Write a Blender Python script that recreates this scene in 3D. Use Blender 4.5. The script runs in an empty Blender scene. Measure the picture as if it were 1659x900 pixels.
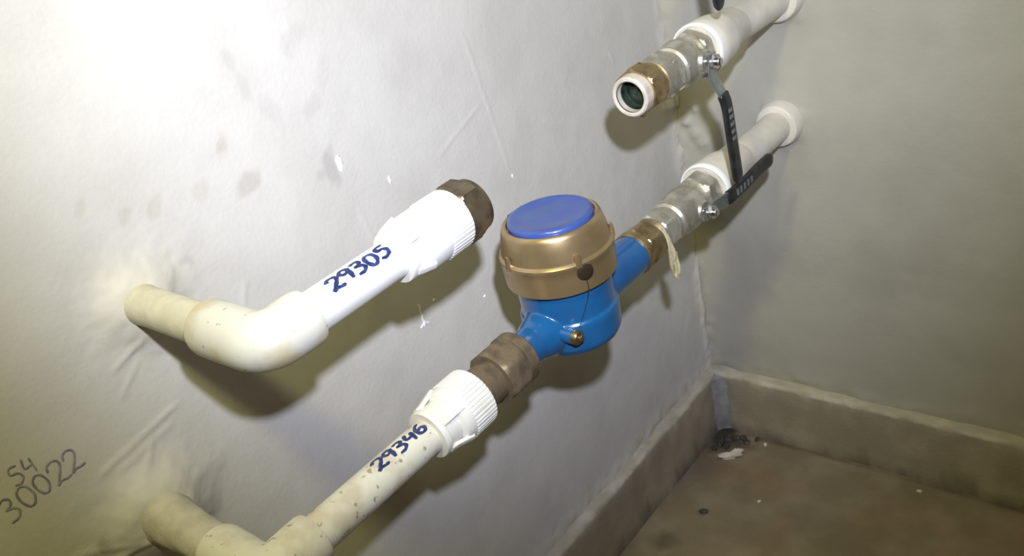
import bpy, bmesh, math, random
import numpy as np
from mathutils import Matrix, Vector

random.seed(7)
C = bpy.context.scene.collection
scene = bpy.context.scene

# ------------------------------------------------------------------ camera
cam_data = bpy.data.cameras.new('camera')
cam = bpy.data.objects.new('camera', cam_data)
C.objects.link(cam)
cam_data.sensor_width = 36.0
cam_data.lens = 31.045
cam_data.clip_start = 0.01
Rm = Matrix(((0.75812, 0.61475, -0.21756),      # rows: camera right, up, back in world axes
             (-0.14880, 0.48789, 0.86013),
             (0.63491, -0.61971, 0.46136))).transposed().to_4x4()
cam.matrix_world = Matrix.Translation((0.5198, -0.8205, 0.7697)) @ Rm
scene.camera = cam

# ------------------------------------------------------------------ world, lights, exposure
world = bpy.data.worlds.new('world')
scene.world = world
world.use_nodes = True
bg = world.node_tree.nodes['Background']
bg.inputs[0].default_value = (1.0, 0.94, 0.70, 1)
bg.inputs[1].default_value = 0.014

def point_light(name, loc, energy, color, radius):
    l = bpy.data.lights.new(name, 'POINT')
    l.energy = energy
    l.color = color
    l.shadow_soft_size = radius
    o = bpy.data.objects.new(name, l)
    C.objects.link(o)
    o.location = loc
    return o

fl = bpy.data.lights.new('phone_flash', 'SPOT')
fl.energy = 33.0
fl.color = (0.80, 0.83, 1.0)
fl.shadow_soft_size = 0.011
fl.spot_size = math.radians(84)
fl.spot_blend = 1.0
flash = bpy.data.objects.new('phone_flash', fl)
C.objects.link(flash)
flash.location = (0.540, -0.770, 0.865)
flash.rotation_euler = (Vector((0.0, -0.245, 0.635)) - flash.location).to_track_quat('-Z', 'Y').to_euler()
point_light('room_lamp', (0.36, -0.885, 1.12), 10.5, (1.0, 0.92, 0.42), 0.04)

vs = scene.view_settings
vs.view_transform = 'Standard'
vs.look = 'None'
vs.gamma = 1.0
vs.use_curve_mapping = False
vs.exposure = 0.06

# ------------------------------------------------------------------ helpers: noise
def vnoise(u, v, seed):
    rng = np.random.RandomState(seed)
    g = rng.rand(64, 64)
    iu = np.floor(u).astype(int); iv = np.floor(v).astype(int)
    fu = u - iu; fv = v - iv
    fu = fu * fu * (3 - 2 * fu); fv = fv * fv * (3 - 2 * fv)
    a = g[iu % 64, iv % 64]; b = g[(iu + 1) % 64, iv % 64]
    c = g[iu % 64, (iv + 1) % 64]; d = g[(iu + 1) % 64, (iv + 1) % 64]
    return (a * (1 - fu) + b * fu) * (1 - fv) + (c * (1 - fu) + d * fu) * fv - 0.5

def fbm(u, v, seed, octaves=4):
    r = 0; amp = 1.0
    for k in range(octaves):
        r = r + amp * vnoise(u * 2 ** k + 11.3 * k, v * 2 ** k + 5.7 * k, seed + k)
        amp *= 0.5
    return r

def segd(u, v, a, b):
    """distance to a segment and position along it"""
    ax, ay = a; bx, by = b
    dx, dy = bx - ax, by - ay
    t = np.clip(((u - ax) * dx + (v - ay) * dy) / (dx * dx + dy * dy), 0, 1)
    return np.hypot(u - ax - t * dx, v - ay - t * dy), t

# ------------------------------------------------------------------ helpers: materials
def nt_new(name):
    m = bpy.data.materials.new(name)
    m.use_nodes = True
    nt = m.node_tree
    return m, nt, nt.nodes['Principled BSDF']

def mat(name, col, rough=0.5, metal=0.0, var=None, var_scale=60.0, var_lo=0.45, var_hi=0.65,
        bump=0.0, bump_scale=400.0, speck=None, speck_scale=250.0, speck_th=0.68, coat=0.0,
        rough_var=0.0, spec=0.5, tint=False, sss=0.0):
    m, nt, b = nt_new(name)
    N = nt.nodes.new; L = nt.links.new
    tc = N('ShaderNodeTexCoord')
    src = None
    def rgb(c):
        n = N('ShaderNodeRGB'); n.outputs[0].default_value = (*c, 1); return n.outputs[0]
    def noise(scale, detail=5):
        n = N('ShaderNodeTexNoise'); n.inputs['Scale'].default_value = scale
        n.inputs['Detail'].default_value = detail
        L(tc.outputs['Object'], n.inputs['Vector']); return n.outputs['Fac']
    def ramp(f, lo, hi):
        n = N('ShaderNodeMapRange'); n.inputs['From Min'].default_value = lo
        n.inputs['From Max'].default_value = hi; L(f, n.inputs['Value']); return n.outputs['Result']
    def mix(f, a, c, mode='MIX'):
        n = N('ShaderNodeMix'); n.data_type = 'RGBA'; n.blend_type = mode
        if f is None: n.inputs['Factor'].default_value = 1.0
        else: L(f, n.inputs['Factor'])
        L(a, n.inputs[6]); L(c, n.inputs[7]); return n.outputs[2]
    src = rgb(col)
    if var is not None:
        src = mix(ramp(noise(var_scale), var_lo, var_hi), src, rgb(var))
    if speck is not None:
        src = mix(ramp(noise(speck_scale, 3), speck_th, speck_th + 0.05), src, rgb(speck))
    if tint:
        at = N('ShaderNodeAttribute'); at.attribute_name = 'tint'
        src = mix(None, src, at.outputs['Color'], 'MULTIPLY')
    L(src, b.inputs['Base Color'])
    b.inputs['Roughness'].default_value = rough
    if rough_var:
        n = N('ShaderNodeMapRange'); n.inputs['From Min'].default_value = 0.3; n.inputs['From Max'].default_value = 0.7
        n.inputs['To Min'].default_value = max(0.05, rough - rough_var); n.inputs['To Max'].default_value = min(1, rough + rough_var)
        L(noise(90.0), n.inputs['Value']); L(n.outputs['Result'], b.inputs['Roughness'])
    b.inputs['Metallic'].default_value = metal
    b.inputs['Specular IOR Level'].default_value = spec
    b.inputs['Coat Weight'].default_value = coat
    b.inputs['Coat Roughness'].default_value = 0.08
    if sss:
        b.inputs['Subsurface Weight'].default_value = sss
        b.inputs['Subsurface Radius'].default_value = (0.004, 0.004, 0.004)
    if bump:
        n = N('ShaderNodeBump'); n.inputs['Strength'].default_value = bump
        n.inputs['Distance'].default_value = 0.001
        L(noise(bump_scale), n.inputs['Height']); L(n.outputs['Normal'], b.inputs['Normal'])
    return m

M = {}
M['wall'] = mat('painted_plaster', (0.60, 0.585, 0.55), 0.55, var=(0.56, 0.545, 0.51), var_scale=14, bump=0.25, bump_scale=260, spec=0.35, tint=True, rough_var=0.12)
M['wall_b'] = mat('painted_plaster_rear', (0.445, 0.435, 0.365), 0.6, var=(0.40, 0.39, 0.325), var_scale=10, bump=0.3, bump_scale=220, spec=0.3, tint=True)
M['floor'] = mat('cement_floor', (0.255, 0.21, 0.145), 0.8, var=(0.315, 0.265, 0.19), var_scale=18, bump=0.5, bump_scale=300, spec=0.2, tint=True)
M['base'] = mat('cement_skirting', (0.33, 0.29, 0.21), 0.8, var=(0.39, 0.345, 0.26), var_scale=25, bump=0.5, bump_scale=300, spec=0.2, tint=True)
M['mortar'] = mat('grey_mortar', (0.34, 0.345, 0.33), 0.8, var=(0.25, 0.25, 0.24), var_scale=60, bump=0.4)
M['ppr'] = mat('white_plastic', (0.80, 0.80, 0.76), 0.38, var=(0.74, 0.73, 0.66), var_scale=45, speck=(0.50, 0.44, 0.34), speck_scale=190, speck_th=0.70, bump=0.05, bump_scale=200, spec=0.45)
M['ppr_clean'] = mat('clean_white_plastic', (0.76, 0.76, 0.73), 0.35, var=(0.70, 0.70, 0.66), var_scale=40, speck=(0.42, 0.38, 0.30), speck_scale=210, speck_th=0.70, spec=0.45)
M['ppr_cream'] = mat('paint_smeared_plastic', (0.58, 0.55, 0.41), 0.55, var=(0.66, 0.63, 0.50), var_scale=70, bump=0.25, bump_scale=300)
M['ppr_elbow'] = mat('yellow_stained_plastic', (0.64, 0.64, 0.57), 0.42, var=(0.54, 0.47, 0.30), var_scale=38, var_lo=0.50, var_hi=0.70, speck=(0.30, 0.28, 0.22), speck_scale=260, speck_th=0.68, bump=0.08, bump_scale=200)
M['ppr_dirty'] = mat('dusty_plastic', (0.72, 0.71, 0.62), 0.5, var=(0.60, 0.55, 0.44), var_scale=48, var_lo=0.46, var_hi=0.62, speck=(0.38, 0.31, 0.23), speck_scale=170, speck_th=0.64, bump=0.2, bump_scale=250)
M['ppr_plaster'] = mat('plaster_coated_plastic', (0.56, 0.53, 0.44), 0.8, var=(0.46, 0.43, 0.34), var_scale=60, bump=0.6, bump_scale=260)
M['ppr_painted'] = mat('cream_painted_pipe', (0.73, 0.70, 0.61), 0.42, var=(0.64, 0.61, 0.52), var_scale=40, bump=0.2, bump_scale=250)
M['white_rim'] = mat('bright_white_plastic', (0.88, 0.88, 0.86), 0.35)
M['cream_ring'] = mat('cream_gasket', (0.60, 0.555, 0.48), 0.5, var=(0.48, 0.43, 0.35), var_scale=120)
M['ink'] = mat('blue_marker_ink', (0.012, 0.022, 0.10), 0.5, var=(0.03, 0.05, 0.17), var_scale=300)
M['ink_wall'] = mat('faded_pencil_ink', (0.20, 0.195, 0.25), 0.7, var=(0.36, 0.35, 0.37), var_scale=160)
M['bronze'] = mat('tarnished_brass', (0.23, 0.185, 0.125), 0.42, 0.85, var=(0.14, 0.105, 0.07), var_scale=80, bump=0.15, bump_scale=300, rough_var=0.12)
M['nut_brown'] = mat('oxidised_brass_nut', (0.20, 0.155, 0.10), 0.62, 0.45, var=(0.12, 0.09, 0.06), var_scale=90, bump=0.4, bump_scale=260, rough_var=0.1)
M['brass'] = mat('brass', (0.46, 0.36, 0.20), 0.35, 0.9, var=(0.30, 0.22, 0.12), var_scale=110, bump=0.1, rough_var=0.1)
M['nickel'] = mat('nickel_plated', (0.62, 0.60, 0.53), 0.34, 0.75, var=(0.45, 0.43, 0.35), var_scale=90, var_lo=0.42, var_hi=0.62, speck=(0.62, 0.60, 0.52), speck_scale=200, speck_th=0.62, bump=0.25, bump_scale=260, rough_var=0.1)
M['chrome'] = mat('chrome_steel', (0.70, 0.71, 0.72), 0.2, 1.0)
M['steel'] = mat('zinc_steel', (0.42, 0.46, 0.46), 0.35, 0.85, var=(0.34, 0.37, 0.37), var_scale=100)
M['black'] = mat('black_vinyl', (0.012, 0.014, 0.016), 0.35, var=(0.03, 0.03, 0.032), var_scale=120)
M['grip_mark'] = mat('grey_raised_mark', (0.16, 0.18, 0.18), 0.5)
M['meter_blue'] = mat('blue_enamel', (0.010, 0.10, 0.27), 0.26, 0.0, var=(0.010, 0.085, 0.235), var_scale=40, coat=0.6, bump=0.08, bump_scale=200)
M['meter_gold'] = mat('gold_lacquer', (0.44, 0.325, 0.175), 0.34, 0.75, var=(0.39, 0.28, 0.145), var_scale=50, coat=0.2)
M['lid_blue'] = mat('cobalt_plastic', (0.035, 0.075, 0.30), 0.35, coat=0.4, var=(0.045, 0.09, 0.28), var_scale=50)
M['bore'] = mat('dark_green_valve_bore', (0.028, 0.048, 0.034), 0.35, 0.2, var=(0.006, 0.011, 0.008), var_scale=90)
M['hemp'] = mat('hemp_fibre', (0.52, 0.47, 0.30), 0.9, var=(0.40, 0.35, 0.21), var_scale=200, bump=0.6, bump_scale=500)
M['plaster_chip'] = mat('white_plaster_chip', (0.72, 0.67, 0.58), 0.85, var=(0.6, 0.55, 0.46), var_scale=120, bump=0.5)
M['rubble'] = mat('dark_rubble', (0.06, 0.052, 0.042), 0.9, var=(0.14, 0.125, 0.10), var_scale=150, bump=0.5)
M['paint_white'] = mat('white_paint_drip', (0.86, 0.85, 0.86), 0.4)
M['seal'] = mat('dark_seal', (0.07, 0.05, 0.035), 0.25, 0.6)

# ------------------------------------------------------------------ helpers: objects
def obj(name, verts, faces, m, parent=None, origin=(0, 0, 0), sharp=35, smooth=True, kind=None):
    ox, oy, oz = origin
    me = bpy.data.meshes.new(name)
    me.from_pydata([(v[0] - ox, v[1] - oy, v[2] - oz) for v in verts], [], faces)
    me.update()
    bm = bmesh.new(); bm.from_mesh(me)
    bmesh.ops.recalc_face_normals(bm, faces=bm.faces)
    bm.to_mesh(me); bm.free()
    me.materials.append(M[m] if isinstance(m, str) else m)
    if smooth:
        me.shade_smooth()
        me.set_sharp_from_angle(angle=math.radians(sharp))
    o = bpy.data.objects.new(name, me)
    C.objects.link(o)
    if parent is not None:
        o.parent = parent
    if kind: o['kind'] = kind
    return o

class Thing:
    """an Empty at the thing's base; parts are given in world coordinates"""
    def __init__(self, name, loc, label, cat, group=None):
        self.loc = loc
        self.e = bpy.data.objects.new(name, None)
        self.e.empty_display_size = 0.02
        C.objects.link(self.e)
        self.e.location = loc
        self.e['label'] = label; self.e['category'] = cat
        if group: self.e['group'] = group
    def part(self, name, geo, m, parent=None, **kw):
        return obj(name, geo[0], geo[1], m, parent or self.e, self.loc, **kw)

def tag(o, label, cat, group=None):
    o['label'] = label; o['category'] = cat
    if group: o['group'] = group
    return o

def merge(*gs):
    V, F = [], []
    for v, f in gs:
        n = len(V)
        V.extend(v); F.extend([tuple(i + n for i in q) for q in f])
    return V, F

AX = {'X': (Vector((1, 0, 0)), Vector((0, 1, 0)), Vector((0, 0, 1))),
      'Y': (Vector((0, 1, 0)), Vector((0, 0, 1)), Vector((1, 0, 0))),
      'Z': (Vector((0, 0, 1)), Vector((1, 0, 0)), Vector((0, 1, 0)))}

def frame(d):
    d = Vector(d).normalized()
    u = d.cross(Vector((0, 0, 1)))
    if u.length < 1e-3: u = d.cross(Vector((0, 1, 0)))
    u.normalize()
    return d, u, d.cross(u)

def lathe(prof, o, axis='Y', seg=48, mod=None, cap=True, closed=False):
    """prof: (t, r) along the axis from point o; mod(i, theta, r) -> r"""
    a, u, w = AX[axis] if isinstance(axis, str) else frame(axis)
    o = Vector(o)
    V, F = [], []
    for i, (t, r) in enumerate(prof):
        for k in range(seg):
            th = 2 * math.pi * k / seg
            rr = mod(i, th, r) if mod else r
            p = o + a * t + (u * math.cos(th) + w * math.sin(th)) * rr
            V.append(tuple(p))
    n = len(prof)
    rng = range(n if closed else n - 1)
    for i in rng:
        j = (i + 1) % n
        for k in range(seg):
            k2 = (k + 1) % seg
            F.append((i * seg + k, i * seg + k2, j * seg + k2, j * seg + k))
    if cap and not closed:
        F.append(tuple(range(seg))[::-1])
        F.append(tuple((n - 1) * seg + k for k in range(seg)))
    return V, F

def hexr(th, rc, rot=0.0):
    a = ((th + rot) % (math.pi / 3)) - math.pi / 6
    return rc * math.cos(math.pi / 6) / math.cos(a)

def hexnut(t0, t1, rc, o, axis='Y', rot=0.0, ch=0.0025, seg=72, soft=1.0, cap=True):
    prof = [(t0, rc * 0.60), (t0, rc * 0.875), (t0 + ch * 0.5, rc * 0.94), (t0 + ch, rc * soft), (t1 - ch, rc * soft),
            (t1 - ch * 0.5, rc * 0.94), (t1, rc * 0.875), (t1, rc * 0.60)]
    return lathe(prof, o, axis, seg, mod=lambda i, th, r: min(r, hexr(th, rc, rot)), cap=cap)

def tube(pts, r, seg=12, cap=True):
    """round tube through points; r a number or list"""
    P = [Vector(p) for p in pts]; n = len(P)
    R = r if isinstance(r, (list, tuple)) else [r] * n
    V, F = [], []
    prev = None
    for i in range(n):
        d = (P[min(i + 1, n - 1)] - P[max(i - 1, 0)]).normalized()
        if prev is None:
            _, u, w = frame(d)
        else:
            u = (prev - d * prev.dot(d)).normalized(); w = d.cross(u)
        prev = u
        for k in range(seg):
            th = 2 * math.pi * k / seg
            V.append(tuple(P[i] + (u * math.cos(th) + w * math.sin(th)) * R[i]))
    for i in range(n - 1):
        for k in range(seg):
            k2 = (k + 1) % seg
            F.append((i * seg + k, i * seg + k2, (i + 1) * seg + k2, (i + 1) * seg + k))
    if cap:
        F.append(tuple(range(seg))[::-1]); F.append(tuple((n - 1) * seg + k for k in range(seg)))
    return V, F

def sweep_rect(pts, wdir, half_w, half_t, rnd=0.3):
    """rounded rectangular bar through points; wdir = direction of its width; half sizes may be lists"""
    P = [Vector(p) for p in pts]; n = len(P)
    HW = half_w if isinstance(half_w, (list, tuple)) else [half_w] * n
    HT = half_t if isinstance(half_t, (list, tuple)) else [half_t] * n
    V, F = [], []
    wd = Vector(wdir).normalized()
    seg = 16
    for i in range(n):
        d = (P[min(i + 1, n - 1)] - P[max(i - 1, 0)]).normalized()
        u = (wd - d * wd.dot(d)).normalized(); w = d.cross(u)
        for k in range(seg):
            th = 2 * math.pi * (k + 0.5) / seg
            cx = math.copysign(abs(math.cos(th)) ** rnd, math.cos(th)); sx = math.copysign(abs(math.sin(th)) ** rnd, math.sin(th))
            V.append(tuple(P[i] + u * cx * HW[i] + w * sx * HT[i]))
    for i in range(n - 1):
        for k in range(seg):
            k2 = (k + 1) % seg
            F.append((i * seg + k, i * seg + k2, (i + 1) * seg + k2, (i + 1) * seg + k))
    F.append(tuple(range(seg))[::-1]); F.append(tuple((n - 1) * seg + k for k in range(seg)))
    return V, F

def smooth_path(pts, n=8):
    P = [Vector(p) for p in pts]
    P = [P[0] * 2 - P[1]] + P + [P[-1] * 2 - P[-2]]
    out = []
    for i in range(1, len(P) - 2):
        for k in range(n):
            t = k / n
            a, b, c, d = P[i - 1], P[i], P[i + 1], P[i + 2]
            out.append(0.5 * ((2 * b) + (c - a) * t + (2 * a - 5 * b + 4 * c - d) * t * t + (3 * b - a - 3 * c + d) * t ** 3))
    out.append(P[-2])
    return out

def grid_mesh(name, us, vs_, pos, tint, m, kind='structure', parent=None):
    """height-field sheet: pos(u, v) -> 3 arrays; tint(u, v) -> rgb array"""
    U, W = np.meshgrid(us, vs_, indexing='ij')
    x, y, z = pos(U, W)
    co = np.stack([x, y, z], -1).reshape(-1, 3)
    nu, nv = U.shape
    idx = np.arange(nu * nv).reshape(nu, nv)
    q = np.stack([idx[:-1, :-1], idx[1:, :-1], idx[1:, 1:], idx[:-1, 1:]], -1).reshape(-1, 4)
    me = bpy.data.meshes.new(name)
    me.vertices.add(len(co)); me.vertices.foreach_set('co', co.ravel().astype(np.float32))
    me.loops.add(q.size); me.loops.foreach_set('vertex_index', q.ravel().astype(np.int32))
    me.polygons.add(len(q)); me.polygons.foreach_set('loop_start', np.arange(0, q.size, 4, dtype=np.int32))
    me.update(calc_edges=True)
    me.validate()
    at = me.attributes.new('tint', 'FLOAT_COLOR', 'POINT')
    c = np.ones((len(co), 4), np.float32)
    c[:, :3] = tint(U, W).reshape(-1, 3)
    at.data.foreach_set('color', c.ravel())
    me.shade_smooth()
    me.materials.append(M[m])
    o = bpy.data.objects.new(name, me)
    C.objects.link(o)
    if kind: o['kind'] = kind
    if parent: o.parent = parent
    return o

# ------------------------------------------------------------------ layout (metres; corner of the walls at x=0, y=0)
ZU, XU = 0.5545, 0.134        # upper run: height and distance from the left wall
ZL, XL = 0.4243, 0.1246       # lower run
YU, YL = -0.6313, -0.6800     # where the elbows stand
SK = 0.0835                   # skirting height
ST = 0.0152                   # skirting thickness

# ------------------------------------------------------------------ structure
def axis_pts(a, b, c, d, fine, coarse):
    return np.unique(np.round(np.concatenate([np.arange(a, b, coarse), np.arange(b, c, fine), np.arange(c, d + coarse / 2, coarse)]), 5))

MOUNDS = [(YU, ZU, 0.012, 0.007, 0.014), (YL, ZL, 0.015, 0.014, 0.018)]
RIDGES = [((-0.7000, 0.4695), (-0.6360, 0.4810), 0.0010, 0.0016), ((-0.690, 0.4640), (-0.645, 0.4715), 0.0007, 0.0014),
          ((-0.6750, 0.4560), (-0.6620, 0.4680), 0.0008, 0.0015), ((-0.735, 0.4330), (-0.700, 0.4180), 0.0010, 0.0020),
          ((-0.720, 0.4140), (-0.690, 0.4170), 0.0014, 0.0022), ((-0.664, 0.5240), (-0.640, 0.5330), 0.0010, 0.0018),
          ((-0.668, 0.5050), (-0.645, 0.5230), 0.0007, 0.0014), ((-0.3000, 0.620), (-0.2820, 0.483), 0.0005, 0.0012),
          ((-0.360, 0.535), (-0.300, 0.556), 0.0005, 0.0014), ((-0.452, 0.535), (-0.446, 0.492), 0.0004, 0.0012),
          ((-0.1050, 0.534), (-0.1000, 0.5245), 0.0010, 0.0012), ((-0.560, 0.53), (-0.575, 0.50), 0.0006, 0.0015),
          ((-0.30, 0.44), (-0.22, 0.43), 0.0003, 0.0015), ((-0.004, 0.24), (-0.006, 0.10), 0.0018, 0.0020)]

def hleft(y, z):
    h = 0.0016 * fbm(y * 9 + 30, z * 9 + 30, 3, 4) + 0.0003 * fbm(y * 55 + 90, z * 38 + 70, 21, 3)
    for cy, cz, r, A, w in MOUNDS:
        d = np.hypot(y - cy, z - cz) * (1 + 0.14 * fbm(y * 40 + 60, z * 40 + 60, 8, 3))
        h = h + A * np.exp(-np.clip((d - r) / w, -1, 9) ** 2)
        h = h + 0.0012 * np.exp(-((d - r) / 0.03) ** 2) * fbm(y * 130 + 120, z * 130 + 130, 5, 3)
    wob = 0.0015 * fbm(y * 60 + 80, z * 60 + 80, 14, 2)
    for a, b, A, w in RIDGES:
        d, t = segd(y + wob, z + wob, a, b)
        h = h + A * np.exp(-(d / w) ** 2) * np.clip(np.minimum(t, 1 - t) * 8 + 0.25, 0, 1)
    # rough plaster build-up in the corner and along the skirting
    corner = np.exp(-(y / 0.010) ** 2)
    h = h + corner * (0.0030 + 0.004 * fbm(y * 90 + 100, z * 60 + 100, 33, 3))
    h = h + 0.004 * np.exp(-((z - SK) / 0.014) ** 2) * (0.6 + fbm(y * 50 + 60, z * 50 + 60, 35, 3))
    h = h + 0.007 * np.exp(-(((y + 0.012) / 0.012) ** 2 + ((z - 0.447) / 0.012) ** 2)) * (1 + 1.2 * fbm(y * 110 + 50, z * 110 + 50, 36, 3))
    return h

STAINS = [(-0.5407, 0.6210, 0.0095, 0.0050, 0.9, (0.78, 0.70, 0.64), 0.9), (-0.5326, 0.5886, 0.0100, 0.0050, 0.25, (0.70, 0.66, 0.62), 0.9),
          (-0.5103, 0.6556, 0.0045, 0.0150, 0.2, (0.84, 0.83, 0.83), 0.8), (-0.4598, 0.6636, 0.0120, 0.0070, 0.4, (0.84, 0.83, 0.83), 0.8),
          (-0.6150, 0.6080, 0.0060, 0.0035, 0.8, (0.80, 0.78, 0.72), 0.8), (-0.5980, 0.6020, 0.0060, 0.0035, 0.9, (0.80, 0.78, 0.72), 0.8),
          (-0.4640, 0.5730, 0.0050, 0.0110, 0.1, (0.66, 0.65, 0.67), 0.9), (-0.4620, 0.6180, 0.0130, 0.0070, 0.7, (0.84, 0.83, 0.85), 0.8),
          (-0.4950, 0.6300, 0.0050, 0.0130, 0.3, (0.88, 0.87, 0.88), 0.8), (-0.4450, 0.6350, 0.0130, 0.0050, 0.7, (0.87, 0.86, 0.88), 0.8),
          (-0.4750, 0.5700, 0.0035, 0.0035, 0.0, (0.76, 0.74, 0.74), 0.8), (-0.5620, 0.6000, 0.0070, 0.0050, 0.3, (0.86, 0.84, 0.80), 0.8),
          (-0.6400, 0.6220, 0.0060, 0.0030, 0.9, (0.84, 0.82, 0.77), 0.8), (-0.5900, 0.5620, 0.0040, 0.0050, 0.3, (0.80, 0.78, 0.72), 0.8),
          (-0.6900, 0.4360, 0.0060, 0.0040, 0.2, (0.50, 0.49, 0.43), 0.9), (-0.7190, 0.4250, 0.0045, 0.0070, -0.4, (0.42, 0.41, 0.37), 0.9)]

def tleft(y, z):
    c = np.ones(y.shape + (3,))
    n = fbm(y * 7 + 50, z * 7 + 50, 41, 4)
    c *= (1 + 0.07 * n)[..., None]
    nb = fbm(y * 90 + 100, z * 70 + 100, 43, 3)
    for cy, cz, ry, rz, an, col, s in STAINS:
        ca, sa = math.cos(an), math.sin(an)
        d = np.hypot(((y - cy) * ca + (z - cz) * sa) / ry, ((z - cz) * ca - (y - cy) * sa) / rz) + 1.2 * nb
        k = np.clip((1.3 - d) * 1.6, 0, 1) * s * 0.58
        c = c * (1 - k[..., None]) + c * np.array(col) * k[..., None]
    # cream filler around the pipe roots
    for cy, cz in ((YU, ZU), (YL, ZL)):
        d = np.hypot(y - cy, (z - cz)) + 0.012 * nb
        k = np.clip(1.4 - d / 0.030, 0, 1) * 0.5
        c = c * (1 - k[..., None]) + np.array((1.06, 1.03, 0.84)) * k[..., None]
    # bare rough plaster along the skirting and in the corner
    k = np.clip(1.5 - (z - SK) / 0.016 + 0.9 * nb, 0, 1) * 0.6
    c = c * (1 - k[..., None]) + np.array((0.90, 0.88, 0.78)) * k[..., None]
    k = np.clip(1.1 + y / 0.022 + 0.6 * nb, 0, 1) * 0.5
    c = c * (1 - k[..., None]) + np.array((0.98, 0.95, 0.86)) * k[..., None]
    return c

ys = axis_pts(-2.4, -0.80, 0.0, 0.0, 0.002, 0.05)
zs = axis_pts(0.0, 0.0, 0.78, 2.4, 0.002, 0.06)
wall_left = grid_mesh('wall_left', ys, zs, lambda y, z: (hleft(y, z), y, z), tleft, 'wall')

def hback(x, z):
    h = 0.0016 * fbm(x * 8 + 130, z * 8 + 30, 61, 4) + 0.0004 * fbm(x * 50 + 60, z * 50 + 60, 63, 3)
    h = h + np.exp(-(x / 0.010) ** 2) * (0.002 + 0.004 * fbm(x * 90 + 100, z * 60 + 100, 65, 3))
    h = h + 0.004 * np.exp(-((z - SK) / 0.012) ** 2) * (0.4 + fbm(x * 40 + 60, z * 50 + 60, 66, 3))
    for cx, cz in ((XL, ZL), (XU, ZU)):
        d = np.hypot(x - cx, z - cz)
        h = h + 0.004 * np.exp(-((d - 0.016) / 0.014) ** 2) * (1 + 1.0 * fbm(x * 90 + 90, z * 90 + 90, 68, 3))
    for cx, cz, r, A in ((0.014, 0.420, 0.006, 0.006), (0.022, 0.407, 0.006, 0.005), (0.032, 0.395, 0.007, 0.006), (0.026, 0.437, 0.006, 0.004)):
        d = np.hypot(x - cx, z - cz)
        h = h + A * np.exp(-(d / r) ** 2) * (1 + 1.0 * fbm(x * 150 + 90, z * 150 + 90, 69, 3))
    return h

def tback(x, z):
    c = np.ones(x.shape + (3,))
    c *= (1 + 0.10 * fbm(x * 6 + 20, z * 6 + 20, 71, 4))[..., None]
    nb = fbm(x * 60 + 100, z * 60 + 100, 73, 3)
    k = np.clip(1.4 - (z - SK) / 0.010 + 0.9 * nb, 0, 1) * 0.55
    c = c * (1 - k[..., None]) + np.array((0.82, 0.80, 0.70)) * k[..., None]
    return c

xs = axis_pts(0.0, 0.0, 0.44, 2.4, 0.003, 0.06)
zs2 = axis_pts(0.0, 0.0, 0.66, 2.4, 0.003, 0.06)
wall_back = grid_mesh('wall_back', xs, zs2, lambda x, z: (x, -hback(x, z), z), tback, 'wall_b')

def hfloor(x, y):
    return 0.0022 * fbm(x * 10 + 30, y * 10 + 60, 81, 4) + 0.0006 * fbm(x * 60 + 30, y * 60 + 160, 83, 3) - 0.0012

def tfloor(x, y):
    c = np.ones(x.shape + (3,))
    c *= (1 + 0.22 * fbm(x * 9 + 20, y * 9 + 60, 85, 4))[..., None]
    red = np.clip(fbm(x * 12 + 40, y * 12 + 90, 87, 3) * 2.2 - 0.25, 0, 1)[..., None]
    c = c * (1 - red) + c * np.array((1.12, 0.90, 0.80)) * red
    nb = fbm(x * 45 + 40, y * 45 + 90, 89, 3)
    # grime lying in the joint along the rear skirting and in the corner
    k = np.clip(1.0 - np.abs(y + ST + 0.004) / 0.006 + 1.1 * nb, 0, 1) * 0.55
    c = c * (1 - k[..., None] * 0.75)
    k = np.clip(1.4 - np.hypot(x - 0.030, y + 0.030) / 0.024 + 1.3 * nb, 0, 1)
    c = c * (1 - k[..., None] * 0.72)
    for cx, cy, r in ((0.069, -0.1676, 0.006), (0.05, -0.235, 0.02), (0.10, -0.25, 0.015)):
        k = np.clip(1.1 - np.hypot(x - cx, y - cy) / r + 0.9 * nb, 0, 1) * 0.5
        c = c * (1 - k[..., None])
    return c

xf = axis_pts(0.0, 0.0, 0.46, 2.4, 0.003, 0.06)
yf = axis_pts(-2.4, -0.44, 0.0, 0.0, 0.003, 0.06)
floor = grid_mesh('floor', xf, yf, lambda x, y: (x, y, hfloor(x, y)), tfloor, 'floor')

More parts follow.
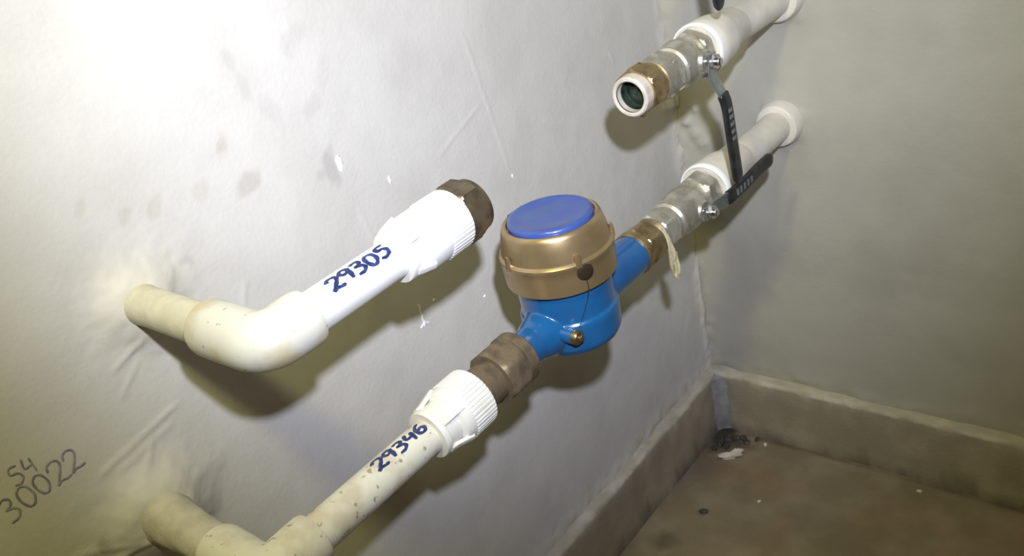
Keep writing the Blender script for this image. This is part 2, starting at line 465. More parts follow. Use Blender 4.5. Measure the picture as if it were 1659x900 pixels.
# skirting: cement strip with a ledge; profile runs from the wall over the ledge and down the face
def skirting(name, along, side):
    prof = [(-0.001, SK + 0.0015), (0.004, SK + 0.0012), (0.008, SK + 0.0005), (0.0115, SK - 0.0002), (0.0142, SK - 0.0016), (ST, SK - 0.0045),
            (ST + 0.0003, SK - 0.012), (ST, SK - 0.025), (ST + 0.0004, 0.045), (ST, 0.030), (ST + 0.0006, 0.015), (ST + 0.001, -0.002)]
    pi = np.arange(len(prof)); px = np.array([p[0] for p in prof]); pz = np.array([p[1] for p in prof])
    def pos(u, k):
        ki = k.astype(int)
        d = px[ki]; z = pz[ki]
        edge = np.exp(-((k - 4.5) / 1.6) ** 2)
        d = d + edge * 0.0016 * fbm(u * 70 + 100, k * 0.6 + 9, 91 + side, 3) + 0.0006 * fbm(u * 25 + 100, k * 0.4 + 9, 95 + side, 3) * (k > 0)
        z = z + edge * 0.0016 * fbm(u * 60 + 100, k * 0.5 + 19, 97 + side, 3)
        return (d, u, z) if side == 0 else (u, -d, z)
    def tint(u, k):
        c = np.ones(u.shape + (3,)) * (1 + 0.18 * fbm(u * 12 + 60, k * 0.3 + 7, 99 + side, 3))[..., None]
        n = fbm(u * 60 + 60, k * 0.6 + 7, 103, 3)
        led = np.clip((4.6 - k + 1.2 * n) * 1.2, 0, 1)[..., None]     # the ledge carries wall plaster
        c = c * (1 - led) + np.array((1.45, 1.50, 1.55)) * (1 + 0.25 * n)[..., None] * led
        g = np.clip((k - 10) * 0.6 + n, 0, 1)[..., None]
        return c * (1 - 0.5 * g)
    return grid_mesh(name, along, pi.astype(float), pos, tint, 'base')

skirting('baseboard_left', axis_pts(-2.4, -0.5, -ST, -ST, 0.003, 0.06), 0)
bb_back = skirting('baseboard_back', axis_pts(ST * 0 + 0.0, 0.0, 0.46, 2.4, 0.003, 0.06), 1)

# grey mortar rounding the inside corner of the skirting
def mortar():
    V, F = [], []
    r = 0.021; nz = 14; na = 9
    for i in range(nz):
        z = -0.002 + (SK - 0.002) * i / (nz - 1)
        for k in range(na):
            a = math.pi / 2 * k / (na - 1)
            w = 1 + 0.10 * math.sin(i * 1.7 + k)
            x = ST - 0.0006 + r * w * (1 - math.sin(a)); y = ST - 0.0006 + r * w * (1 - math.cos(a))
            V.append((x, -y, z))
    for i in range(nz - 1):
        for k in range(na - 1):
            F.append((i * na + k, i * na + k + 1, (i + 1) * na + k + 1, (i + 1) * na + k))
    # top lid
    n = len(V); V.append((ST - 0.001, -ST + 0.001, SK - 0.003))
    for k in range(na - 1):
        F.append(((nz - 1) * na + k, (nz - 1) * na + k + 1, n))
    return V, F
g = mortar()
tr = obj('trim_1', g[0], g[1], 'mortar', sharp=60)
tr['kind'] = 'structure'

# paint chips and drips that belong to the left wall
def blob(c, rx, ry, rz, seed, n=10, m=6, rough=0.25):
    rng = random.Random(seed)
    V, F = [], []
    for i in range(m + 1):
        ph = math.pi * i / m
        for k in range(n):
            th = 2 * math.pi * k / n
            s = 1 + (rough * (rng.random() - 0.5) * 2 if 0 < i < m else 0)
            V.append((c[0] + rx * s * math.sin(ph) * math.cos(th), c[1] + ry * s * math.sin(ph) * math.sin(th), c[2] + rz * s * math.cos(ph)))
    for i in range(m):
        for k in range(n):
            k2 = (k + 1) % n
            F.append((i * n + k, i * n + k2, (i + 1) * n + k2, (i + 1) * n + k))
    return V, F

def on_wall(y, z):
    return float(hleft(np.array([[y]]), np.array([[z]]))[0, 0])

for i, (y, z, ry, rz) in enumerate([(-0.4559, 0.5703, 0.0032, 0.0062), (-0.4160, 0.5389, 0.0016, 0.0036), (-0.2812, 0.4808, 0.0014, 0.0022),
                                    (-0.3520, 0.395, 0.0015, 0.0015), (-0.4090, 0.425, 0.0014, 0.0014)]):
    g = blob((on_wall(y, z), y, z), 0.0010, ry, rz, 20 + i)
    obj('paint_chip', g[0], g[1], 'paint_white', wall_left)
g = merge(tube([(on_wall(-0.4262, z) + 0.0002, -0.4262 + 0.0006 * math.sin(z * 900), z) for z in np.linspace(0.431, 0.409, 9)], [0.0006, 0.0006, 0.0006, 0.0007, 0.0008, 0.0010, 0.0012, 0.0016, 0.0007], 8),
          tube([(on_wall(y, 0.4125) + 0.0002, y, 0.4125 - abs(y + 0.4262) * 0.5) for y in np.linspace(-0.4310, -0.4215, 6)], 0.0008, 8))
obj('paint_drip', g[0], g[1], 'paint_white', wall_left)

# ------------------------------------------------------------------ handwriting: strokes in unit letter cells (width 0.6, height 1)
GLY = {
    '2': [[(0.02, 0.72), (0.10, 0.93), (0.30, 1.0), (0.48, 0.88), (0.48, 0.66), (0.30, 0.38), (0.04, 0.04), (0.22, 0.10), (0.40, 0.04), (0.62, 0.06)]],
    '9': [[(0.50, 0.80), (0.34, 0.98), (0.12, 0.90), (0.08, 0.66), (0.26, 0.54), (0.46, 0.66), (0.50, 0.86), (0.48, 0.50), (0.42, 0.0)]],
    '3': [[(0.04, 0.92), (0.28, 1.0), (0.46, 0.86), (0.38, 0.64), (0.18, 0.56), (0.42, 0.46), (0.50, 0.24), (0.34, 0.04), (0.04, 0.02)]],
    '0': [[(0.30, 0.98), (0.10, 0.82), (0.06, 0.42), (0.20, 0.06), (0.40, 0.08), (0.54, 0.40), (0.48, 0.82), (0.30, 0.98)]],
    '5': [[(0.56, 0.96), (0.20, 0.94), (0.14, 0.60), (0.36, 0.62), (0.52, 0.42), (0.46, 0.12), (0.24, 0.0), (0.04, 0.08)]],
    '4': [[(0.18, 0.96), (0.08, 0.46), (0.46, 0.44)], [(0.46, 0.80), (0.42, 0.0)]],
    '6': [[(0.44, 0.98), (0.16, 0.70), (0.08, 0.28), (0.22, 0.02), (0.44, 0.06), (0.50, 0.30), (0.36, 0.46), (0.12, 0.30)]],
    'S': [[(0.54, 0.92), (0.20, 0.96), (0.12, 0.66), (0.42, 0.52), (0.50, 0.22), (0.28, 0.0), (0.02, 0.08)]],
    '.': [[(0.10, 0.10), (0.16, 0.02)]],
}

def strokes(text, adv, jitter=0.05, seed=1):
    """list of smoothed 2-D polylines in letter units, pen going along +u"""
    rng = random.Random(seed)
    out = []; u = 0.0
    for ch in text:
        dv = (rng.random() - 0.5) * jitter * 2
        sc = 1 + (rng.random() - 0.5) * jitter * 2
        for s in GLY[ch]:
            p = smooth_path([(a * sc + u, b * sc + dv, 0) for a, b in s], 6)
            out.append([(q.x, q.y) for q in p])
        u += adv * (0.5 if ch == '.' else 1)
    return out

def ribbons(polys, half, place, lift):
    """flat pen strokes: place(u, v, h) -> world point; half in letter units"""
    V, F = [], []
    for P in polys:
        n = len(P); base = len(V)
        for i in range(n):
            ax, ay = P[max(i - 1, 0)]; bx, by = P[min(i + 1, n - 1)]
            dx, dy = bx - ax, by - ay
            l = math.hypot(dx, dy) or 1
            nx, ny = -dy / l, dx / l
            h = half * (0.65 if i in (0, n - 1) else 1.0) * (0.88 + 0.12 * math.sin(i * 0.9))
            for s, e in ((-1, 0.0), (-0.6, 1.0), (0.6, 1.0), (1, 0.0)):
                V.append(place(P[i][0] + nx * h * s, P[i][1] + ny * h * s, lift * (0.3 + 0.7 * e)))
        for i in range(n - 1):
            for k in range(3):
                F.append((base + i * 4 + k, base + i * 4 + k + 1, base + (i + 1) * 4 + k + 1, base + (i + 1) * 4 + k))
    return V, F

def wall_text(text, y0, z0, dy, dz, hgt, adv, half, seed):
    l = math.hypot(dy, dz); ey, ez = dy / l, dz / l
    def place(u, v, h):
        y = y0 + (u * ey - v * ez) * hgt; z = z0 + (u * ez + v * ey) * hgt
        return (on_wall(y, z) + 0.0002 + h, y, z)
    g = ribbons(strokes(text, adv, 0.06, seed), half, place, 0.0002)
    return obj('handwritten_number', g[0], g[1], 'ink_wall', wall_left, sharp=80)

t1 = wall_text('30022', -0.7520, 0.4770, 0.048, 0.0055, 0.0155, 0.66, 0.050, 3)
t1['label'] = 'faded handwritten number 30022 on the plaster'
t2 = wall_text('S4', -0.7400, 0.4945, 0.016, 0.0015, 0.0120, 0.68, 0.055, 5)
t2['label'] = 'faded handwritten S4 on the plaster'

# ------------------------------------------------------------------ white pipe with elbow and threaded adapter
def elbow_geo(x, y, z, arm_x, arm_y, r, rim):
    """socket elbow from the -X arm to the +Y arm with a rounded bend"""
    br = 0.0125
    path = [(x - arm_x, y, z), (x - arm_x + 0.003, y, z), (x - arm_x * 0.62, y, z), (x - br - 0.001, y, z)]
    rad = [rim * 0.97, rim, rim, rim * 0.985]
    for k in range(1, 10):
        a = math.pi / 2 * k / 10
        path.append((x - br + br * math.sin(a), y + br - br * math.cos(a), z)); rad.append(r * (1.0 + 0.015 * math.sin(2 * a)))
    path += [(x, y + br + 0.001, z), (x, y + arm_y * 0.72, z), (x, y + arm_y - 0.003, z), (x, y + arm_y, z)]
    rad += [rim * 0.985, rim, rim, rim * 0.95]
    return tube(path, rad, 40)

def ribbed_adapter(t, x, z, y0, y1, y2, y3, r_sock, r_body, m_body, ribs=44):
    """socket collar y0..y1, body y1..y3 whose last stretch y2..y3 is ribbed"""
    prof = [(y0, 0.0128), (y0, r_sock * 0.97), (y0 + 0.0012, r_sock), (y0 + 0.0045, r_sock), (y0 + 0.0055, r_sock * 0.93),
            (y1 - 0.002, r_sock * 0.94), (y1, r_body * 0.90), (y1 + 0.002, r_body * 0.95), (y2 - 0.001, r_body * 0.97),
            (y2, r_body), (y2 + 0.001, r_body), (y3 - 0.001, r_body), (y3 - 0.0004, r_body * 0.985), (y3, r_body * 0.96), (y3, r_body * 0.6)]
    seg = ribs * 6
    def mod(i, th, r):
        if 9 <= i <= 12:
            ph = (th * ribs / (2 * math.pi)) % 1.0
            return r - (0.0009 if ph > 0.62 else 0.0)
        return r
    a = t.part('threaded_adapter', lathe(prof, (x, 0, z), 'Y', seg, mod), m_body, sharp=28)
    # moulded wings between collar and body on the underside
    for ang in (-0.55, 0.75, 2.2, 3.6):
        # angle measured from +X towards +Z
        c, s = math.cos(ang), math.sin(ang)
        tang = (-s, 0, c)
        p = [(x + c * r_sock * 0.96, y0 + 0.004, z + s * r_sock * 0.96), (x + c * r_sock * 1.0, (y0 + y1) / 2, z + s * r_sock * 1.0), (x + c * r_body * 0.95, y1 + 0.004, z + s * r_body * 0.95)]
        t.part('wing', sweep_rect(p, tang, 0.0030, 0.0016, 0.5), m_body, a)
    return a

def pipe_number(t, parent, text, x, z, r, y0, length, a_base, a_top, adv, half, seed):
    """pen strokes wrapped on the pipe: letters stand from angle a_base to a_top (from +X towards +Z)"""
    hgt = r * (a_top - a_base)
    k = length
    def place(u, v, h):
        a = a_base + v * (a_top - a_base)
        y = y0 + u * k
        return (x + (r + 0.00012 + h) * math.cos(a), y, z + (r + 0.00012 + h) * math.sin(a))
    g = ribbons(strokes(text, adv, 0.07, seed), half, place, 0.0001)
    return t.part('handwritten_number', g, 'ink', parent, sharp=80)

PR = 0.0125

# upper pipe: ends in an open brass hexagon where a meter would go
up = Thing('water_pipe', (0.0, YU, ZU), 'clean white plastic pipe with elbow and open brass hexagon end, marked 29305', 'pipe')
up.part('wall_pipe', lathe([(-0.004, 0.0135), (0.006, 0.0132), (0.012, 0.0126), (0.03, 0.0124), (0.10, 0.0124)], (0, YU, ZU), 'X', 40), 'ppr_cream')
up.part('elbow', elbow_geo(XU, YU, ZU, 0.052, 0.030, 0.0163, 0.0168), 'ppr_elbow')
p = up.part('straight_pipe', lathe([(YU + 0.02, PR), (-0.58, PR), (-0.56, PR), (-0.522, PR)], (XU, 0, ZU), 'Y', 48), 'ppr_clean')
n = pipe_number(up, p, '29305', XU, ZU, PR, -0.5860, 0.0142, math.radians(42), math.radians(84), 0.64, 0.12, 11)
n['label'] = 'handwritten number 29305 in blue marker'
a = ribbed_adapter(up, XU, ZU, -0.5345, -0.5230, -0.5020, -0.4830, 0.0172, 0.0205, 'ppr_clean')
hx = up.part('brass_hexagon', merge(hexnut(-0.4835, -0.4655, 0.0212, (XU, 0, ZU), 'Y', 0.35),
             lathe([(-0.466, 0.010), (-0.466, 0.0180), (-0.4625, 0.0180), (-0.4615, 0.0168), (-0.4615, 0.0125), (-0.475, 0.0120), (-0.475, 0.002)], (XU, 0, ZU), 'Y', 48)), 'bronze', a, sharp=25)
hx['label'] = 'tarnished brown brass hexagon'

# lower pipe: feeds the meter
lo = Thing('water_pipe', (0.0, YL, ZL), 'dusty white plastic pipe with plastered elbow feeding the water meter, marked 29346', 'pipe')
def lumpy(i, th, r):
    return r * (1 + 0.035 * math.sin(3 * th + 0.9 * i) + 0.025 * math.sin(7 * th - 1.7 * i) + 0.02 * math.sin(11 * th + 2.3 * i))
lo.part('wall_pipe', lathe([(-0.004, 0.0215), (0.004, 0.0200), (0.010, 0.0182), (0.016, 0.0168), (0.024, 0.0158), (0.032, 0.0150), (0.042, 0.0144), (0.052, 0.0138), (0.064, 0.0134), (0.09, 0.0130)], (0, YL, ZL), 'X', 48, lumpy), 'ppr_plaster')
lo.part('elbow', elbow_geo(XL, YL, ZL, 0.048, 0.036, 0.0163, 0.0168), 'ppr_dirty')
p = lo.part('straight_pipe', lathe([(YL + 0.02, PR), (-0.60, PR), (-0.57, PR), (-0.532, PR)], (XL, 0, ZL), 'Y', 48), 'ppr_dirty')
n = pipe_number(lo, p, '29346', XL, ZL, PR, -0.5920, 0.0145, math.radians(58), math.radians(100), 0.62, 0.115, 12)
n['label'] = 'handwritten number 29346 in blue marker'
ribbed_adapter(lo, XL, ZL, -0.5450, -0.5270, -0.5190, -0.4990, 0.0178, 0.0222, 'ppr')

# union between lower pipe and meter
un = Thing('pipe_union', (XL, -0.4985, ZL), 'oxidised brown brass union nut joining the lower pipe to the meter inlet', 'pipe fitting')
un.part('tailpiece', lathe([(-0.500, 0.008), (-0.500, 0.0165), (-0.492, 0.0165), (-0.490, 0.0158), (-0.474, 0.0158), (-0.474, 0.008)], (XL, 0, ZL), 'Y', 40), 'nut_brown')
un.part('union_nut', merge(hexnut(-0.4790, -0.4560, 0.0225, (XL, 0, ZL), 'Y', 0.15, ch=0.004, soft=0.975),
        lathe([(-0.457, 0.012), (-0.457, 0.0203), (-0.4480, 0.0203), (-0.4465, 0.0190), (-0.4465, 0.012)], (XL, 0, ZL), 'Y', 48)), 'nut_brown', sharp=28)

# ------------------------------------------------------------------ water meter
MY = -0.382
mt = Thing('water_meter', (XL, MY, ZL - 0.036), 'blue water meter with gold cover and blue flip lid', 'water meter')
body = merge(
    lathe([(-0.0225, 0.001), (-0.0225, 0.020), (-0.0220, 0.030), (-0.0190, 0.0352), (-0.0140, 0.0378), (0.004, 0.0385), (0.0070, 0.0380), (0.0082, 0.0362), (0.028, 0.0366), (0.038, 0.0368), (0.038, 0.001)], (XL, MY, ZL), 'Z', 96),
    lathe([(-0.072, 0.001), (-0.072, 0.0140), (-0.050, 0.0145), (-0.044, 0.0165), (-0.032, 0.0200), (-0.018, 0.0230), (0.0, 0.0230), (0.020, 0.0215), (0.034, 0.0185), (0.044, 0.0178), (0.090, 0.0175), (0.0925, 0.0165), (0.0925, 0.001)], (XL, MY, ZL), 'Y', 64))
bo = mt.part('body', body, 'meter_blue')
rm = bo.modifiers.new('Remesh', 'REMESH'); rm.mode = 'VOXEL'; rm.voxel_size = 0.0009; rm.use_smooth_shade = True
sm = bo.modifiers.new('Smooth', 'SMOOTH'); sm.factor = 0.5; sm.iterations = 6
zc = ZL
cover = lathe([(0.034, 0.034), (0.0345, 0.0412), (0.0355, 0.0425), (0.0490, 0.0430), (0.0545, 0.0430), (0.0555, 0.0436), (0.0580, 0.0436), (0.0592, 0.0425), (0.0600, 0.0415),
               (0.0690, 0.0398), (0.0770, 0.0378), (0.0795, 0.0366), (0.0805, 0.0350), (0.0800, 0.0335), (0.0770, 0.0330), (0.0770, 0.002)], (XL, MY, zc), 'Z', 96)
cv = mt.part('cover', cover, 'meter_gold', sharp=40)
lid = lathe([(0.0765, 0.002), (0.0765, 0.0322), (0.0815, 0.0322), (0.0832, 0.0312), (0.0840, 0.0290), (0.0830, 0.0270), (0.0828, 0.015), (0.0830, 0.0005)], (XL, MY, zc), 'Z', 80)
ld = mt.part('lid', lid, 'lid_blue', sharp=50)
mt.part('lid_hinge', tube([(XL - 0.0325, MY - 0.008, zc + 0.0800), (XL - 0.0325, MY + 0.008, zc + 0.0800)], 0.0022, 12), 'lid_blue', ld)
def around(ang, r, z):
    a = math.radians(ang)
    return Vector((XL + r * math.cos(a), MY + r * math.sin(a), z)), Vector((math.cos(a), math.sin(a), 0)), Vector((-math.sin(a), math.cos(a), 0))
# notched lugs on the cover's ridge
for ang in (-31, -107, 40, 150):
    q, nrm, tg = around(ang, 0.0425, zc + 0.0610)
    mt.part('lug', sweep_rect([q - Vector((0, 0, 0.0052)), q, q + Vector((0, 0, 0.0048))], tg, [0.0024, 0.0026, 0.0020], [0.0018, 0.0018, 0.0010], 0.45), 'meter_gold', cv)
# locking screw with a dark head on the cover
q, nrm, tg = around(-26, 0.0425, 0.4750)
sc = mt.part('locking_screw', lathe([(-0.003, 0.003), (-0.003, 0.0066), (0.0002, 0.0066), (0.0014, 0.0060), (0.0022, 0.0044), (0.0025, 0.0020), (0.0025, 0.0002)], q, nrm, 28), 'seal')
sc['label'] = 'dark domed screw head'
# boss with a sealing screw on the body
q, nrm, tg = around(-60, 0.0370, 0.4262)
dirb = (tg * 0.85 + nrm * 0.55).normalized()
mt.part('boss', lathe([(-0.006, 0.001), (-0.006, 0.0062), (0.008, 0.0058), (0.0105, 0.0052), (0.0110, 0.001)], q, dirb, 28), 'meter_blue', bo)
qs = q + dirb * 0.0095
ss = mt.part('sealing_screw', merge(lathe([(0.0, 0.001), (0.0, 0.0058), (0.0030, 0.0058), (0.0045, 0.0048), (0.0050, 0.001)], qs, dirb, 28),
             lathe([(0.0045, 0.001), (0.0045, 0.0026), (0.0070, 0.0024), (0.0076, 0.0010), (0.0076, 0.0002)], qs, dirb, 16)), 'brass')
ss['label'] = 'brass sealing screw'
# thin seal wire between the two screws
q1, n1, _ = around(-27, 0.0438, 0.4700); q2, n2, _ = around(-27, 0.0440, 0.4600); q3, n3, _ = around(-32, 0.0385, 0.4440); q4, n4, _ = around(-44, 0.0415, 0.4300)
mt.part('seal_wire', tube(smooth_path([q1, q2, q3, q4, qs + dirb * 0.004], 6), 0.00028, 6), 'seal')

# ------------------------------------------------------------------ valves
def lever_parts(t, pts_steel, pts_grip, wdir, marks=True):
    s = t.part('lever', sweep_rect(smooth_path(pts_steel, 6), wdir, 0.0062, 0.0011, 0.35), 'steel', sharp=40)
    P = smooth_path(pts_grip, 8); n = len(P)
    hw = [0.0068] * n; ht = [0.0026] * n
    hw[0] = 0.0058; hw[-1] = 0.0030; hw[-2] = 0.0052; hw[-3] = 0.0064; ht[-1] = 0.0012; ht[-2] = 0.0022
    gp = t.part('grip', sweep_rect(P, wdir, hw, ht, 0.5), 'black', s, sharp=50)
    gp['label'] = 'black vinyl grip'
    if marks:
        d, off = marks
        for k in range(5):
            i = int(n * 0.30) + k * 2
            c = P[i] + Vector(off)
            dd = (P[i + 1] - P[i - 1]).normalized() * 0.0016
            t.part('raised_mark', sweep_rect([c - dd, c + dd], wdir, 0.0032, 0.0005, 0.5), 'grip_mark', s)
    return s

def valve_geo(y0, x, z, L, rs):
    """ball valve body along Y from y0: hexagon end, groove, ball chamber, hexagon end"""
    h = hexnut(y0, y0 + L * 0.20, rs * 1.02, (x, 0, z), 'Y', 0.2, ch=0.002)
    c = lathe([(y0 + L * 0.19, rs * 0.6), (y0 + L * 0.19, rs * 0.84), (y0 + L * 0.27, rs * 0.84), (y0 + L * 0.29, rs * 0.95), (y0 + L * 0.33, rs * 0.95), (y0 + L * 0.35, rs * 0.90),
               (y0 + L * 0.42, rs * 1.0), (y0 + L * 0.50, rs * 1.05), (y0 + L * 0.58, rs * 1.05), (y0 + L * 0.68, rs * 0.98), (y0 + L * 0.75, rs * 0.86), (y0 + L * 0.81, rs * 0.84), (y0 + L * 0.81, rs * 0.5)], (x, 0, z), 'Y', 56)
    h2 = hexnut(y0 + L * 0.80, y0 + L, rs * 1.12, (x, 0, z), 'Y', 0.2, ch=0.002)
    return merge(h, c, h2)

def stem_parts(t, body, x, y, z, r0, x1):
    t.part('stem_boss', lathe([(x + 0.010, 0.001), (x + 0.010, 0.0105), (x + r0, 0.0100), (x + r0 + 0.002, 0.0085), (x1 - 0.004, 0.0080), (x1 - 0.003, 0.001)], (0, y, z), 'X', 32), 'nickel', body)
    t.part('stem_nut', merge(hexnut(x1 + 0.0012, x1 + 0.0062, 0.0068, (0, y, z), 'X', 0.3, ch=0.0008, seg=36),
           lathe([(x1 - 0.004, 0.001), (x1 - 0.004, 0.0034), (x1 + 0.0090, 0.0034), (x1 + 0.0098, 0.0026), (x1 + 0.0098, 0.0003)], (0, y, z), 'X', 20)), 'chrome', body)

def shut_valve(zz, label):
    """closed ball valve with an open threaded end facing the room; its lever hangs down"""
    t = Thing('ball_valve', (XU, -0.272, zz), label, 'valve')
    ys_ = -0.190
    b = t.part('body', valve_geo(-0.2290, XU, zz, 0.0612, 0.0195), 'nickel', sharp=28)
    stem_parts(t, b, XU, ys_, zz, 0.021, 0.1600)
    # brass adapter: nipple, hexagon, gasket ring and bore
    br = t.part('brass_hexagon', merge(hexnut(-0.2640, -0.2480, 0.0208, (XU, 0, zz), 'Y', 0.1, ch=0.002, cap=False),
                lathe([(-0.249, 0.012), (-0.249, 0.0175), (-0.240, 0.0170), (-0.240, 0.012)], (XU, 0, zz), 'Y', 40)), 'brass', sharp=28)
    t.part('nipple', lathe([(-0.2410, 0.011), (-0.2410, 0.0180), (-0.2300, 0.0180), (-0.2285, 0.0190), (-0.2260, 0.0190), (-0.2260, 0.011)], (XU, 0, zz), 'Y', 48), 'nickel', br)
    t.part('gasket_ring', lathe([(-0.2728, 0.0126), (-0.2735, 0.0134), (-0.2735, 0.0150), (-0.2722, 0.0162), (-0.2690, 0.0165), (-0.2630, 0.0165), (-0.2630, 0.0122), (-0.2700, 0.0122)], (XU, 0, zz), 'Y', 56, closed=True), 'cream_ring', br)
    bo_ = t.part('bore', lathe([(-0.2722, 0.0124), (-0.2600, 0.0120), (-0.2590, 0.0114), (-0.2610, 0.0085), (-0.2640, 0.0050), (-0.2650, 0.0004)], (XU, 0, zz), 'Y', 48, cap=False), 'bore', br)
    bo_['label'] = 'dark green closed ball inside the open end'
    d = zz - 0.5545
    lever_parts(t, [(0.1612, ys_, 0.5615 + d), (0.1612, ys_, 0.5540 + d), (0.1612, ys_ - 0.001, 0.5420 + d), (0.1665, ys_ + 0.001, 0.5270 + d), (0.1680, ys_ + 0.002, 0.5150 + d)],
                [(0.1670, ys_ + 0.001, 0.5270 + d), (0.1690, ys_ + 0.002, 0.5150 + d), (0.1690, ys_ + 0.004, 0.4900 + d), (0.1690, ys_ + 0.006, 0.4650 + d), (0.1690, ys_ + 0.008, 0.4440 + d)],
                (0, 1, 0), (1, (0.0024, 0, 0)))
    return t

shut_valve(ZU, 'closed ball valve with open cream-ringed end and black lever hanging straight down')
shut_valve(0.7045, 'topmost ball valve, its black lever hanging above the cream-ringed valve')

lv = Thing('ball_valve', (XL, -0.262, ZL), 'open ball valve behind the meter, black lever lying along the pipe', 'valve')
lb = lv.part('body', valve_geo(-0.2590, XL, ZL, 0.0912, 0.0195), 'nickel', sharp=28)
stem_parts(lv, lb, XL, -0.2050, ZL, 0.020, 0.1490)
lever_parts(lv, [(0.1502, -0.2120, ZL), (0.1502, -0.2050, ZL), (0.1502, -0.1950, ZL), (0.1545, -0.1800, ZL + 0.001), (0.1560, -0.1700, ZL + 0.002)],
            [(0.1548, -0.1800, ZL + 0.001), (0.1565, -0.1700, ZL + 0.002), (0.1575, -0.1450, ZL + 0.003), (0.1585, -0.1200, ZL + 0.005), (0.1600, -0.0980, ZL + 0.006)],
            (0, 0, 1), (1, (0.0024, 0, 0)))

# brass nut between meter outlet and valve
ou = Thing('pipe_union', (XL, -0.2900, ZL), 'thin brass coupling nut joining the meter outlet to its valve', 'pipe fitting')
ou.part('coupling_nut', merge(lathe([(-0.2935, 0.0150), (-0.2935, 0.0182), (-0.2920, 0.0190), (-0.2860, 0.0190), (-0.2850, 0.0180), (-0.2850, 0.0150)], (XL, 0, ZL), 'Y', 48),
        hexnut(-0.2855, -0.2660, 0.0200, (XL, 0, ZL), 'Y', 0.05, ch=0.002)), 'brass', sharp=28)
ou.part('thread', lathe([(-0.2670 + 0.0006 * i, 0.0166 if i % 2 else 0.0158) for i in range(15)], (XL, 0, ZL), 'Y', 40), 'bronze')

# hemp sealing fibre left hanging from the thread
def hemp():
    gs = []
    rng = random.Random(4)
    for k in range(7):
        j = lambda s: (rng.random() - 0.5) * s
        ph = rng.random() * 6
        pts = [(XL + 0.013, -0.2615 + j(0.003), ZL + 0.0105), (XL + 0.0175 + j(0.001), -0.2610 + j(0.003), ZL - 0.002), (XL + 0.0180 + j(0.004), -0.2600 + j(0.004), ZL - 0.014),
               (XL + 0.0165 + j(0.004), -0.2600 + j(0.006), ZL - 0.026), (XL + 0.0175 + j(0.003), -0.2580 + j(0.005), ZL - 0.037 + j(0.003)),
               (XL + 0.0180 + j(0.004), -0.2540 + j(0.005), ZL - 0.030 + j(0.004)), (XL + 0.0160 + j(0.003), -0.2550 + j(0.004), ZL - 0.015)]
        gs.append(tube(smooth_path(pts, 6), 0.0010 + 0.0004 * rng.random(), 7))
    return merge(*gs)
hs = hemp()
tag(obj('hemp_fibre', hs[0], hs[1], 'hemp', None, (0, 0, 0)), 'twisted beige hemp fibre dangling from the thread behind the meter', 'fibre')

# painted pipes that run from the valves into the rear wall
def rear_pipe(x, z, y0, label, rad=0.0255):
    t = Thing('water_pipe', (x, 0.0, z), label, 'pipe')
    a = t.part('socket_adapter', lathe([(y0 + 0.001, 0.014), (y0 + 0.001, rad * 0.90), (y0 + 0.004, rad * 0.985), (y0 + 0.016, rad * 0.985), (y0 + 0.030, rad * 0.95), (y0 + 0.042, rad * 0.86),
                                         (y0 + 0.046, rad * 0.78), (y0 + 0.066, rad * 0.76), (y0 + 0.068, rad * 0.72), (y0 + 0.068, 0.012)], (x, 0, z), 'Y', 56), 'ppr_painted')
    rim = t.part('rim', lathe([(y0 + 0.0030, rad * 0.90), (y0 - 0.0004, rad * 0.91), (y0 - 0.0006, rad * 0.95), (y0 + 0.0006, rad * 0.99), (y0 + 0.003, rad), (y0 + 0.005, rad), (y0 + 0.005, rad * 0.90)], (x, 0, z), 'Y', 56, closed=True), 'white_rim', a)
    rim['label'] = 'bright white rim'
    t.part('wall_pipe', lathe([(y0 + 0.06, 0.0160), (-0.06, 0.0160), (-0.022, 0.0163), (0.004, 0.0165)], (x, 0, z), 'Y', 48), 'ppr_painted')
    t.part('wall_collar', lathe([(-0.0150, 0.0160), (-0.0150, 0.0195), (-0.0135, 0.0222), (-0.009, 0.0240), (-0.003, 0.0250), (0.004, 0.0250)], (x, 0, z), 'Y', 48, mod=lambda i, th, r: r * (1 + 0.02 * math.sin(3 * th + i))), 'ppr_painted')
    return t
rear_pipe(XL, ZL, -0.1665, 'cream painted pipe from the open valve into the rear wall')
rear_pipe(XU, ZU, -0.1665, 'cream painted pipe from the open-ended valve into the rear wall', 0.0245)
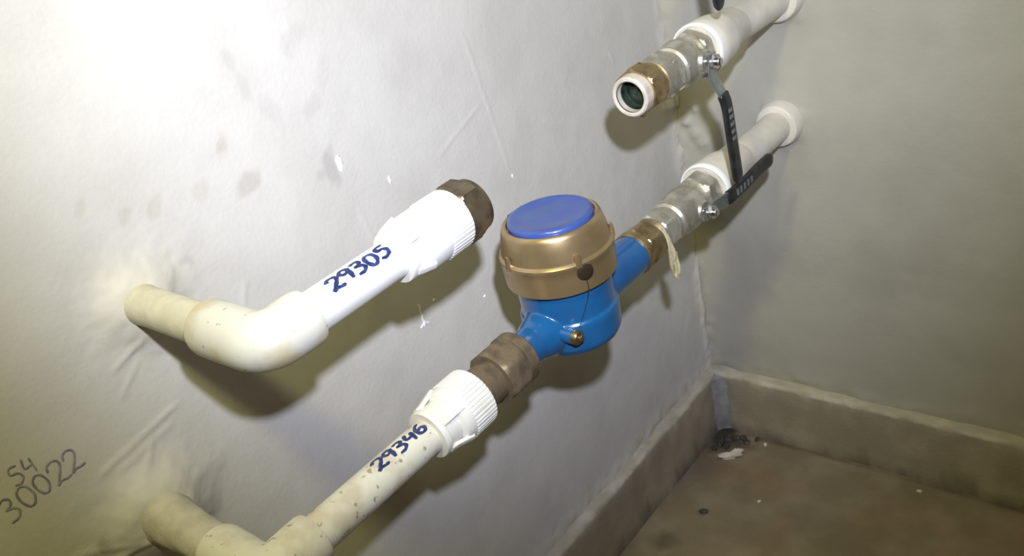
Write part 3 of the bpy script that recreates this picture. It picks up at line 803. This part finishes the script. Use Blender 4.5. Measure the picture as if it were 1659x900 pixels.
rear_pipe(XU, 0.7045, -0.1665, 'cream painted pipe from the topmost valve into the rear wall', 0.0245)

# ------------------------------------------------------------------ bits lying on the floor
def fz(x, y):
    return float(hfloor(np.array([[x]]), np.array([[y]]))[0, 0])

def floor_bit(name, x, y, rx, ry, rz, m, seed, label, cat, group=None, rot=0.0):
    z = fz(x, y) + rz * 0.75
    g = blob((0, 0, 0), rx, ry, rz, seed, 12, 7, 0.30)
    o = obj(name, g[0], g[1], m, sharp=50)
    o.location = (x, y, z); o.rotation_euler.z = rot
    return tag(o, label, cat, group)

chip = blob((0, 0, 0), 0.0150, 0.0055, 0.0040, 51, 14, 7, 0.28)
chip2 = blob((0.008, 0.003, 0.001), 0.0080, 0.0045, 0.0036, 52, 12, 6, 0.28)
g = merge(chip, chip2)
o = obj('plaster_chip', g[0], g[1], 'plaster_chip', sharp=50)
o.location = (0.0540, -0.0660, fz(0.054, -0.066) + 0.0028); o.rotation_euler.z = math.radians(38)
tag(o, 'elongated white plaster flake on the floor in the corner', 'plaster chip')
for k, (x, y, s) in enumerate([(0.2707, -0.0341, 0.0026), (0.1193, -0.1252, 0.0021), (0.083, -0.030, 0.0022)]):
    floor_bit('plaster_crumb', x, y, s * 1.3, s, s * 0.8, 'plaster_chip', 60 + k, 'tiny pale plaster crumb scattered on the brown floor', 'crumb', 'pale crumbs on the floor', k * 0.8)
for k, (x, y, s) in enumerate([(0.036, -0.040, 0.0055), (0.044, -0.034, 0.0045), (0.030, -0.050, 0.0050), (0.052, -0.030, 0.0040), (0.040, -0.052, 0.0035), (0.028, -0.062, 0.0035), (0.060, -0.036, 0.0035), (0.070, -0.026, 0.0030)]):
    floor_bit('rubble_crumb', x, y, s * 1.2, s, s * 0.8, 'rubble', 80 + k, 'dark mortar crumb heaped in the floor corner', 'crumb', 'dark crumbs in the corner', k * 1.1)
floor_bit('rubble_crumb', 0.069, -0.1676, 0.0055, 0.0032, 0.0022, 'rubble', 95, 'lone dark crumb on the open floor', 'crumb', None, 0.6)
